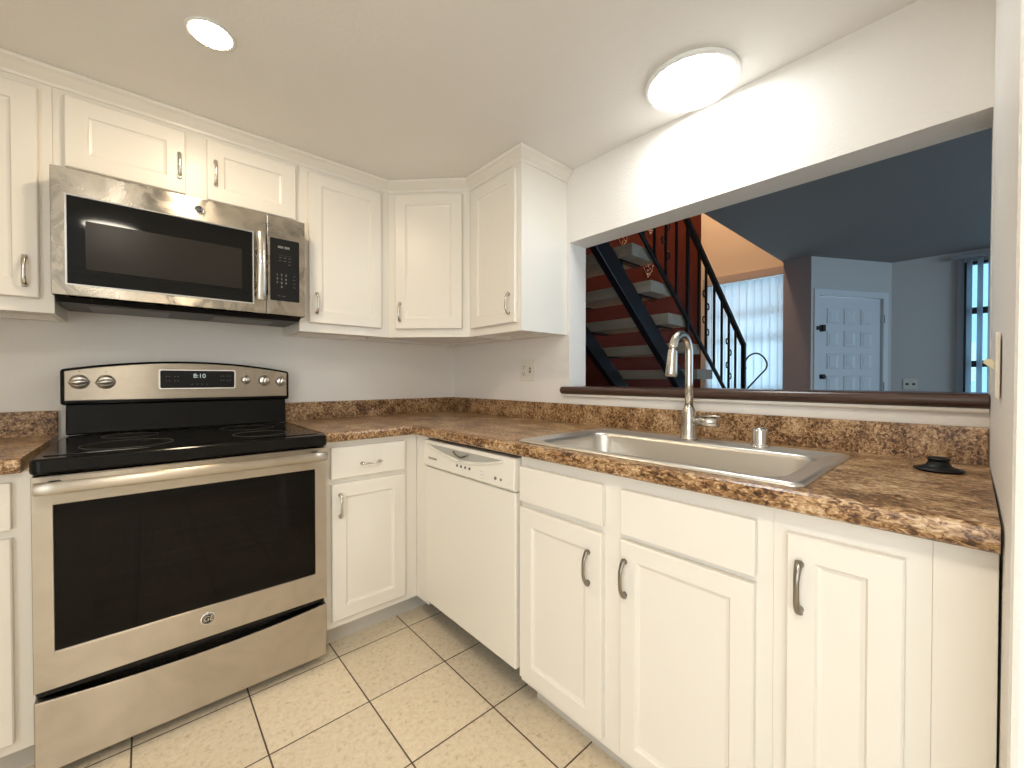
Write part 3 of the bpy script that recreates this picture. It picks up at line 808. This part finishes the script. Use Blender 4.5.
# sloping underside with grease filters
m = MB(); m.prism([(mf + .046, z0 + .0115), (mf + .046, z0 + .002), (mf + .075, z0 - .014), (-.060, z0 - .012), (-.004, z0 + .010), (-.004, z0 + .0115)], 'x', -hw + .006, hw - .006)
m.build('underside', 'black_plastic', t)
for sx in (-.19, .17):
    MB().box(sx - .11, sx + .11, -.30, -.12, z0 - .0175, z0 - .0128).build('grease_filter', 'baffle', t, bevel=.001)

# ------------------------------------------------------------------ dishwasher (local x toward -Y)
t = thing('dishwasher', 'cream white built-in dishwasher with control strip between corner and sink cabinet', 'dishwasher', (.017, -.7355, 0), -PI / 2)
w = .6125
MB().box(.004, w - .004, -.500, -.047, .02, .862).box(.004, w - .004, -.625, -.4995, .125, .862).build('tub', 'shadow_gap', t)
m = MB(); m.box(.006, w - .006, -.662, -.626, .136, .741)
m.build('door', 'appliance_white', t, bevel=.006, seg=3)
m = MB(); poly = [(-.626, .745), (-.664, .745), (-.672, .753), (-.666, .854), (-.660, .860), (-.626, .860)]
m.prism(poly, 'x', .004, w - .004)
cpn = m.build('control_panel', 'appliance_white', t, bevel=.004)
# recessed crescent grip with a latch
n = 20; up = [(.035 + .515 * k / n, .850 - .010 * 0) for k in range(n + 1)]
cres = [(.045 + .50 * k / n, .8445) for k in range(n + 1)] + [(.045 + .50 * (n - k) / n, .8445 - .034 * math.sin(PI * (n - k) / n)) for k in range(1, n)]
MB().prism(cres, 'y', -.6665, -.6690).build('grip_recess', 'appliance_grey', cpn)
lip = [(.040 + .51 * k / 24, -.6705, .842 - .040 * math.sin(PI * k / 24)) for k in range(25)]
MB().tube(lip, .0042, 8).build('grip_lip', 'appliance_white', cpn)
lt = [(.250 + .10 * k / 10, -.676 - .004 * math.sin(PI * k / 10), .838 - .016 * math.sin(PI * k / 10)) for k in range(11)]
MB().tube(lt, .0038, 8).build('latch', 'nickel_dark', cpn)
yp = -.6716
text('maker_name', 'FRIGIDAIRE', .0135, 'print_dark', cpn, (.082, yp, .785), shear=.2)
for k in range(4): MB().cyl((.270 + .028 * k, -.670, .785), (.270 + .028 * k, yp - .001, .785), .0055, seg=12).build('button', 'print_dark', cpn)
text('panel_legend', '- - -\n- - -\n  - -', .014, 'print_dark', cpn, (.432, yp, .777), spacing=.9)
for k in range(2): MB().cyl((.510 + .030 * k, -.670, .777), (.510 + .030 * k, yp - .001, .777), .006 - .0012 * k, seg=12).build('button', 'print_dark', cpn)
MB().box(.004, w - .004, -.500, -.488, .001, .0195).build('kick_plate', 'shadow_gap', t)

# ------------------------------------------------------------------ lamps in the kitchen ceiling
def led_panel(loc, label, mat):
    t = thing('ceiling_light', label, 'ceiling light', loc)
    MB().lathe([(.0, -.0005), (.150, -.0005), (.152, -.004), (.152, -.012), (.149, -.015), (.139, -.015), (.138, -.012), (.0, -.012)], seg=64).build('frame', 'fixture', t)
    MB().lathe([(.1375, -.0125), (.1375, -.0135), (.09, -.0145), (.0, -.015)], seg=64).build('diffuser', mat, t)
led_panel((-.160, -1.712, CEIL), 'large round white LED ceiling panel near the pass-through wall', 'led')
led_panel((-1.74, -2.32, CEIL), 'round LED ceiling panel overhead, seen only as a reflection in the microwave window', 'led_back')
t = thing('recessed_light', 'small round recessed ceiling light glowing warm above the range', 'ceiling light', (-1.424, -.847, CEIL))
MB().lathe([(.0, -.0005), (.062, -.0005), (.064, -.003), (.060, -.005), (.052, -.004), (.0, -.004)], seg=48).build('trim_ring', 'fixture', t)
MB().lathe([(.0515, -.0045), (.048, -.0062), (.0, -.0065)], seg=48).build('lens', 'warm', t)

# ------------------------------------------------------------------ wall plates
t = thing('wall_plate', 'cream two-gang wall plate with outlet and switch under the wall cabinet beside the pass-through', 'outlet', (0, -.732, 1.178), -PI / 2)
MB().box(-.058, .058, -.007, -.0005, -.058, .058).build('plate', 'plate', t, bevel=.003)
for zz in (-.019, .019):
    s_ = MB().prism(round_rect(.030, .027, .010, 5, -.024, zz), 'y', -.0072, -.0092).build('receptacle', 'plate', t)
    m = MB(); m.box(-.031, -.0285, -.0098, -.0093, zz - .004, zz + .007); m.box(-.0195, -.017, -.0098, -.0093, zz - .004, zz + .007); m.cyl((-.024, -.0093, zz - .009), (-.024, -.0098, zz - .009), .003, seg=10)
    m.build('slot', 'plate_dark', s_)
sw = MB().box(.018, .030, -.0085, -.0072, -.014, .014).build('switch', 'plate_dark', t)
MB().hull8([(.020, -.0086, -.004), (.028, -.0086, -.004), (.028, -.0086, .004), (.020, -.0086, .004), (.021, -.018, .004), (.027, -.018, .004), (.027, -.018, .010), (.021, -.018, .010)]).build('toggle', 'plate', sw)
t = thing('light_switch', 'cream toggle light switch on the right wall above the worktop', 'switch', (-.455, -2.4012, 1.152), PI + .003)
MB().box(-.036, .036, -.0065, -.0005, -.058, .058).build('plate', 'plate', t, bevel=.003)
MB().hull8([(-.005, -.0066, -.007), (.005, -.0066, -.007), (.005, -.0066, .008), (-.005, -.0066, .008), (-.004, -.020, .006), (.004, -.020, .006), (.004, -.016, .014), (-.004, -.016, .014)]).build('toggle', 'toggle', t)
t = thing('wall_plate', 'pale two-gang outlet on the far wall right of the white entry door', 'outlet', (4.7095, -1.912, 1.075), -PI / 2)
MB().box(-.060, .060, -.007, -.0005, -.058, .058).build('plate', 'plate', t, bevel=.003)
for xx in (-.026, .026): MB().cyl((xx, -.0072, 0), (xx, -.009, 0), .013, seg=14).build('receptacle', 'plate_dark', t)

# ------------------------------------------------------------------ entry door
ang = math.atan2(d.y, d.x)
t = bpy.data.objects.new('door_1', None); COL.objects.link(t); struct(t); t.location = (A0.x, A0.y, 0); t.rotation_euler = (0, 0, ang)
m = MB(); cw = .062
m.box(D0 - cw, D0 + .006, -.014, -.0005, .001, DZ1 + cw); m.box(D1 - .006, D1 + cw, -.014, -.0005, .001, DZ1 + cw); m.box(D0 + .006, D1 - .006, -.014, -.0005, DZ1 - .006, DZ1 + cw)
m.build('door_frame', 'door_white', t, bevel=.003)
dw0, dw1 = D0 + .008, D1 - .008
m = MB(); bm = m.bm
yd = .022
cols, rows = 3, 7
cwid = .160; rh = .170; xg = .072; xm = (dw1 - dw0 - cols * cwid - 2 * xg) / 2; zg0 = .26; zgap = .075
m.box(dw0, dw1, yd, yd + .04, .006, 2.027)
leaf = m.build('door_leaf', 'door_white', t, bevel=.002)
for i in range(cols):
    for j in range(rows):
        x0 = dw0 + xm + i * (cwid + xg); z0_ = zg0 + j * (rh + zgap)
        m = MB()
        b0 = [(x0, z0_), (x0 + cwid, z0_), (x0 + cwid, z0_ + rh), (x0, z0_ + rh)]
        q = .026
        ring = lambda i_, y: [m.bm.verts.new(pp) for pp in ((x0 + i_, y, z0_ + i_), (x0 + cwid - i_, y, z0_ + i_), (x0 + cwid - i_, y, z0_ + rh - i_), (x0 + i_, y, z0_ + rh - i_))]
        rs = [ring(0, yd - .0005), ring(.004, yd - .012), ring(.012, yd - .012), ring(.034, yd - .004), ring(.036, yd - .010)]
        for a, b in zip(rs, rs[1:]):
            for k in range(4): m.bm.faces.new((a[k], a[(k + 1) % 4], b[(k + 1) % 4], b[k]))
        m.bm.faces.new(rs[-1]); m.bm.faces.new(rs[0][::-1])
        m.build('raised_panel', 'door_white', leaf)
MB().lathe([(.0, .0), (.026, 0), (.026, .006), (.013, .010), (.013, .016), (.026, .022), (.028, .034), (.018, .042), (.0, .044)], (dw0 + .06, yd - .0005, 1.155), 24, 'y').build('door_knob', 'brass_black', leaf)
m = MB(); m.box(dw0 - .05, dw0 + .045, -.030, -.0145, 1.655, 1.695); m.box(dw0 + .012, dw0 + .05, -.040, yd - .0005, 1.640, 1.710)
m.build('door_latch', 'brass_black', leaf, bevel=.003)
for zz in (.25, 1.05, 1.80): MB().cyl((D1 - .006, -.019, zz - .045), (D1 - .006, -.019, zz + .045), .0045, seg=8).build('hinge', 'frame_grey', leaf)

# ------------------------------------------------------------------ windows and vertical blinds
t = bpy.data.objects.new('window_1', None); COL.objects.link(t); struct(t); t.location = (3.99, -.49, 0)
m = MB(); y0, y1 = -.465, .469
for a, b in ((y0, y0 + .05), (y1 - .05, y1)): m.box(-.02, .02, a, b, .06, 2.40)
m.box(-.02, .02, y0 + .05, y1 - .05, .06, .12); m.box(-.02, .02, y0 + .05, y1 - .05, 2.34, 2.40)
for zz in (1.00, 1.63, 1.94): m.box(-.018, .018, y0 + .05, y1 - .05, zz - .014, zz + .014)
m.build('window_frame', 'frame_dark', t)
MB().box(.004, .008, y0 + .05, y1 - .05, .12, 2.34).build('window_glass', 'glass', t)
BL = .0025
def slat(yc, x, z0, z1, width, turn, label=None):
    m = MB(); bm = m.bm; n = 7; V = []
    for k in range(n):
        s_ = -1 + 2 * k / (n - 1)
        V.append((s_ * width / 2, .012 * (1 - s_ * s_)))
    c, s = math.cos(turn), math.sin(turn)
    V = [(a * s + b * c, a * c - b * s) for a, b in V]
    rows_ = []
    for off in (0, .0012):
        rows_.append([[bm.verts.new((x + a + off, yc + b, z)) for a, b in V] for z in (z0, z1)])
    for lo, hi in rows_:
        for k in range(n - 1):
            f_ = bm.faces.new((lo[k], lo[k + 1], hi[k + 1], hi[k])); f_.smooth = True
    (l0, h0_), (l1, h1_) = rows_
    for a, b in ((l0, l1), (h0_, h1_)):
        for k in range(n - 1): bm.faces.new((a[k], a[k + 1], b[k + 1], b[k]))
    for k in (0, n - 1): bm.faces.new((l0[k], l1[k], h1_[k], h0_[k]))
    return m
t = thing('vertical_blinds', 'pale vertical blinds covering the tall window behind the stair railing', 'blinds', (0, 0, 0))
for k in range(11): slat(-.905 + .0835 * k, 3.895, .05, 2.325, 0.089, R(12)).build('slat', 'blind', t)
MB().box(3.855, 3.946, -.950, -.010, 2.330, 2.425).build('valance', 'valance', t, bevel=.004)

t = bpy.data.objects.new('window_2', None); COL.objects.link(t); struct(t); t.location = (4.77, 0, 0)
m = MB()
for a, b in ((WY0 - .022, WY0), (WY1, WY1 + .022), (-3.06, -3.03)): m.box(-.03, .03, a, b, WZ0, WZ1)
m.box(-.03, .03, WY1 + .022, WY0 - .022, WZ0, WZ0 + .03); m.box(-.03, .03, WY1 + .022, WY0 - .022, WZ1 - .03, WZ1)
for zz in (1.285, 1.83): m.box(-.02, .02, WY1 + .022, WY0 - .022, zz - .032, zz + .032)
m.build('window_frame', 'frame_dark', t)
MB().box(-.004, 0, WY1 + .022, WY0 - .022, WZ0 + .03, WZ1 - .03).build('window_glass', 'glass', t)
m = MB(); m.box(-.10, -.0605, WY0 + .002, WY0 + .045, WZ0, WZ1 + .02); struct(m.build('trim_3', 'frame_grey', t))
t = thing('vertical_blinds', 'opened vertical blinds with grey headrail on the window at the far right', 'blinds', (0, 0, 0))
for k in range(18): slat(WY0 - .038 - .072 * k, 4.655, .22, 2.345, 0.089, R(64)).build('slat', 'blind', t)
MB().box(4.635, 4.675, WY1 - .05, WY0 + .10, 2.352, 2.395).build('headrail', 'frame_grey', t, bevel=.003)

# ------------------------------------------------------------------ staircase and railing beyond the pass-through
YE_, YB_ = -.86, -.03
t = thing('staircase', 'open staircase of cream timber treads on black steel stringers along the red wall', 'staircase', (1.4, -.45, 0))
ox, oy = 1.4, -.45
run, rise = .246, .206
for k in range(-2, 9):
    x0 = .834 + run * k; zt = 2.035 - rise * k
    if zt < .1: break
    MB().box(x0 - ox, x0 + .292 - ox, YE_ - oy, YB_ - oy, zt - .082, zt).build('tread', 'tread', t, bevel=.005)
def zlow(x): return 1.606 - .815 * (x - 1.03)
xa, xb = .14, 2.93
for yy in (-.762, -.150):
    m = MB()
    m.prism([(xa - ox, zlow(xa)), (xb - ox, max(zlow(xb), .001)), (xb - ox, zlow(xb) + .175), (xa - ox, zlow(xa) + .175)], 'y', yy - oy, yy + .055 - oy)
    m.build('stringer', 'iron_gloss', t, bevel=.004)
    for k in range(-2, 9):
        m = MB()
        x0 = .834 + run * k; zt = 2.035 - rise * k - .0825
        xc = x0 + .02
        m.box(xc - ox, xc + .03 - ox, yy + .004 - oy, yy + .050 - oy, zlow(xc + .03) + .17, zt); 
        m.box(x0 + .01 - ox, x0 + .27 - ox, yy + .004 - oy, yy + .050 - oy, zt - .012, zt - .0003)
        m.build('tread_bracket', 'iron', t)

YRL = -.885
t = thing('stair_railing', 'black wrought iron stair railing with scrolled balusters and a curled end', 'railing', (1.4, YRL, 0))
hA, hB = (0.1120, 0.0, 2.3950), (1.3550, 0.0, 1.4610)
lA, lB = (-0.5120, 0.0, 2.1090), (0.8930, 0.0, 1.0500)
def line(a, b, x): return a[2] + (b[2] - a[2]) * (x - a[0]) / (b[0] - a[0])
def bar_rail(name, a, b, x0, x1, hh, ww):
    m = MB(); z0_, z1_ = line(a, b, x0), line(a, b, x1)
    m.prism([(x0, z0_ - hh), (x1, z1_ - hh), (x1, z1_ + hh), (x0, z0_ + hh)], 'y', -ww, ww)
    return m.build(name, 'iron', t, bevel=.003)
xend = hB[0]
bar_rail('handrail', hA, hB, -1.15, xend, .026, .018)
bar_rail('bottom_rail', lA, lB, -1.15, xend - .01, .020, .010)
def baluster(u, r, scroll=False, thick=False):
    x = u
    z0_, z1_ = line(lA, lB, x) + .018, line(hA, hB, x) - .024
    m = MB(); m.box(x - r, x + r, -r, r, z0_, z1_)
    o = m.build('newel_post' if thick else 'baluster', 'iron', t, bevel=.001)
    if scroll:
        for f_ in (.30, .60):
            for sgn, dz in ((-1, .05), (1, -.05)):
                zc2 = z0_ + (z1_ - z0_) * f_ + dz
                mm = MB(); cx_ = x + sgn * (r + .027)
                mm.tube([(cx_ + sgn * .022 * math.cos(R(a_)), 0, zc2 + .026 * math.sin(R(a_))) for a_ in range(-170, 140, 16)], .0055, 8)
                mm.build('scroll', 'iron', o)
    return o
for u, sc in ((-0.8690, 0), (-0.7400, 1), (-0.6030, 0), (-0.4690, 0), (-0.3250, 0), (-0.1630, 1), (-0.0060, 0), (0.3750, 0), (0.5100, 1), (0.6730, 0), (0.8350, 0), (0.9940, 1), (1.1510, 0)): baluster(u, .0085, bool(sc))
x = 0.1770
MB().box(x - .012, x + .012, -.012, .012, line(lA, lB, x) - .55, line(hA, hB, x) - .02).build('newel_post', 'iron', t, bevel=.002)
MB().box(xend - .018, xend + .018, -.018, .018, .001, hB[2] + .02).build('newel_post', 'iron', t, bevel=.002)
ctrl = [(1.4180, 0.0, 1.2290), (1.3880, 0.0, 1.2870), (1.4690, 0.0, 1.3440), (1.5880, 0.0, 1.3800), (1.7250, 0.0, 1.3950), (1.8670, 0.0, 1.3790), (1.9710, 0.0, 1.3470), (2.0430, 0.0, 1.2940), (2.0120, 0.0, 1.2440), (1.9270, 0.0, 1.2080), (1.7070, 0.0, 1.1260), (1.4400, 0.0, 1.0230), (1.3780, 0.0, 0.9650)]
def catmull(P, n=6):
    P = [Vector(p_) for p_ in P]; out = []
    for i in range(len(P) - 1):
        a, b, c_, e_ = P[max(i - 1, 0)], P[i], P[i + 1], P[min(i + 2, len(P) - 1)]
        for k in range(n):
            s_ = k / n
            out.append(.5 * ((2 * b) + (c_ - a) * s_ + (2 * a - 5 * b + 4 * c_ - e_) * s_ ** 2 + (3 * b - a - 3 * c_ + e_) * s_ ** 3))
    return out + [P[-1]]
MB().tube(catmull(ctrl), .0085, 10).build('end_curl', 'iron', t)

# small beaded heart ornaments on the red wall
def heart(x, z, size, mat, label):
    s = size
    t = thing('heart_ornament', label, 'ornament', (x, .0485, z), 0, 'beaded ornaments on the red wall')
    rim = []
    for k in range(26):
        a_ = 2 * PI * k / 26
        rim.append((s * math.sin(a_) ** 3, -.008, s * (.8125 * math.cos(a_) - .3125 * math.cos(2 * a_) - .125 * math.cos(3 * a_) - .0625 * math.cos(4 * a_))))
    m = MB(); m.tube(rim, .0022, 6, closed=True); m.build('wire_outline', 'rack', t)
    m = MB(); rnd = random.Random(int(x * 100))
    pts = rim[::2] + [(q[0] * f_, q[1], q[2] * f_) for f_ in (.35, .65) for q in rim[::4]]
    for q in pts:
        r_ = .0075 * rnd.uniform(.6, 1.15)
        m.lathe([(.0, -r_), (r_ * .7, -r_ * .7), (r_, 0), (r_ * .7, r_ * .7), (.0, r_)], (q[0] + rnd.uniform(-.008, .008), -.0125, q[2] + rnd.uniform(-.008, .008)), 8)
    o = m.build('beads', mat, t); o['kind'] = 'stuff'
heart(2.092, 2.570, .080, 'bead_orange', 'orange beaded ornament on the red wall just above the topmost visible tread end')
heart(2.592, 2.362, .100, 'bead', 'pale pink beaded heart on the red wall between the two highest tread ends')
heart(2.630, 2.802, .060, 'bead', 'small pink beaded ornament on the red wall behind the top of the sloping bottom rail')
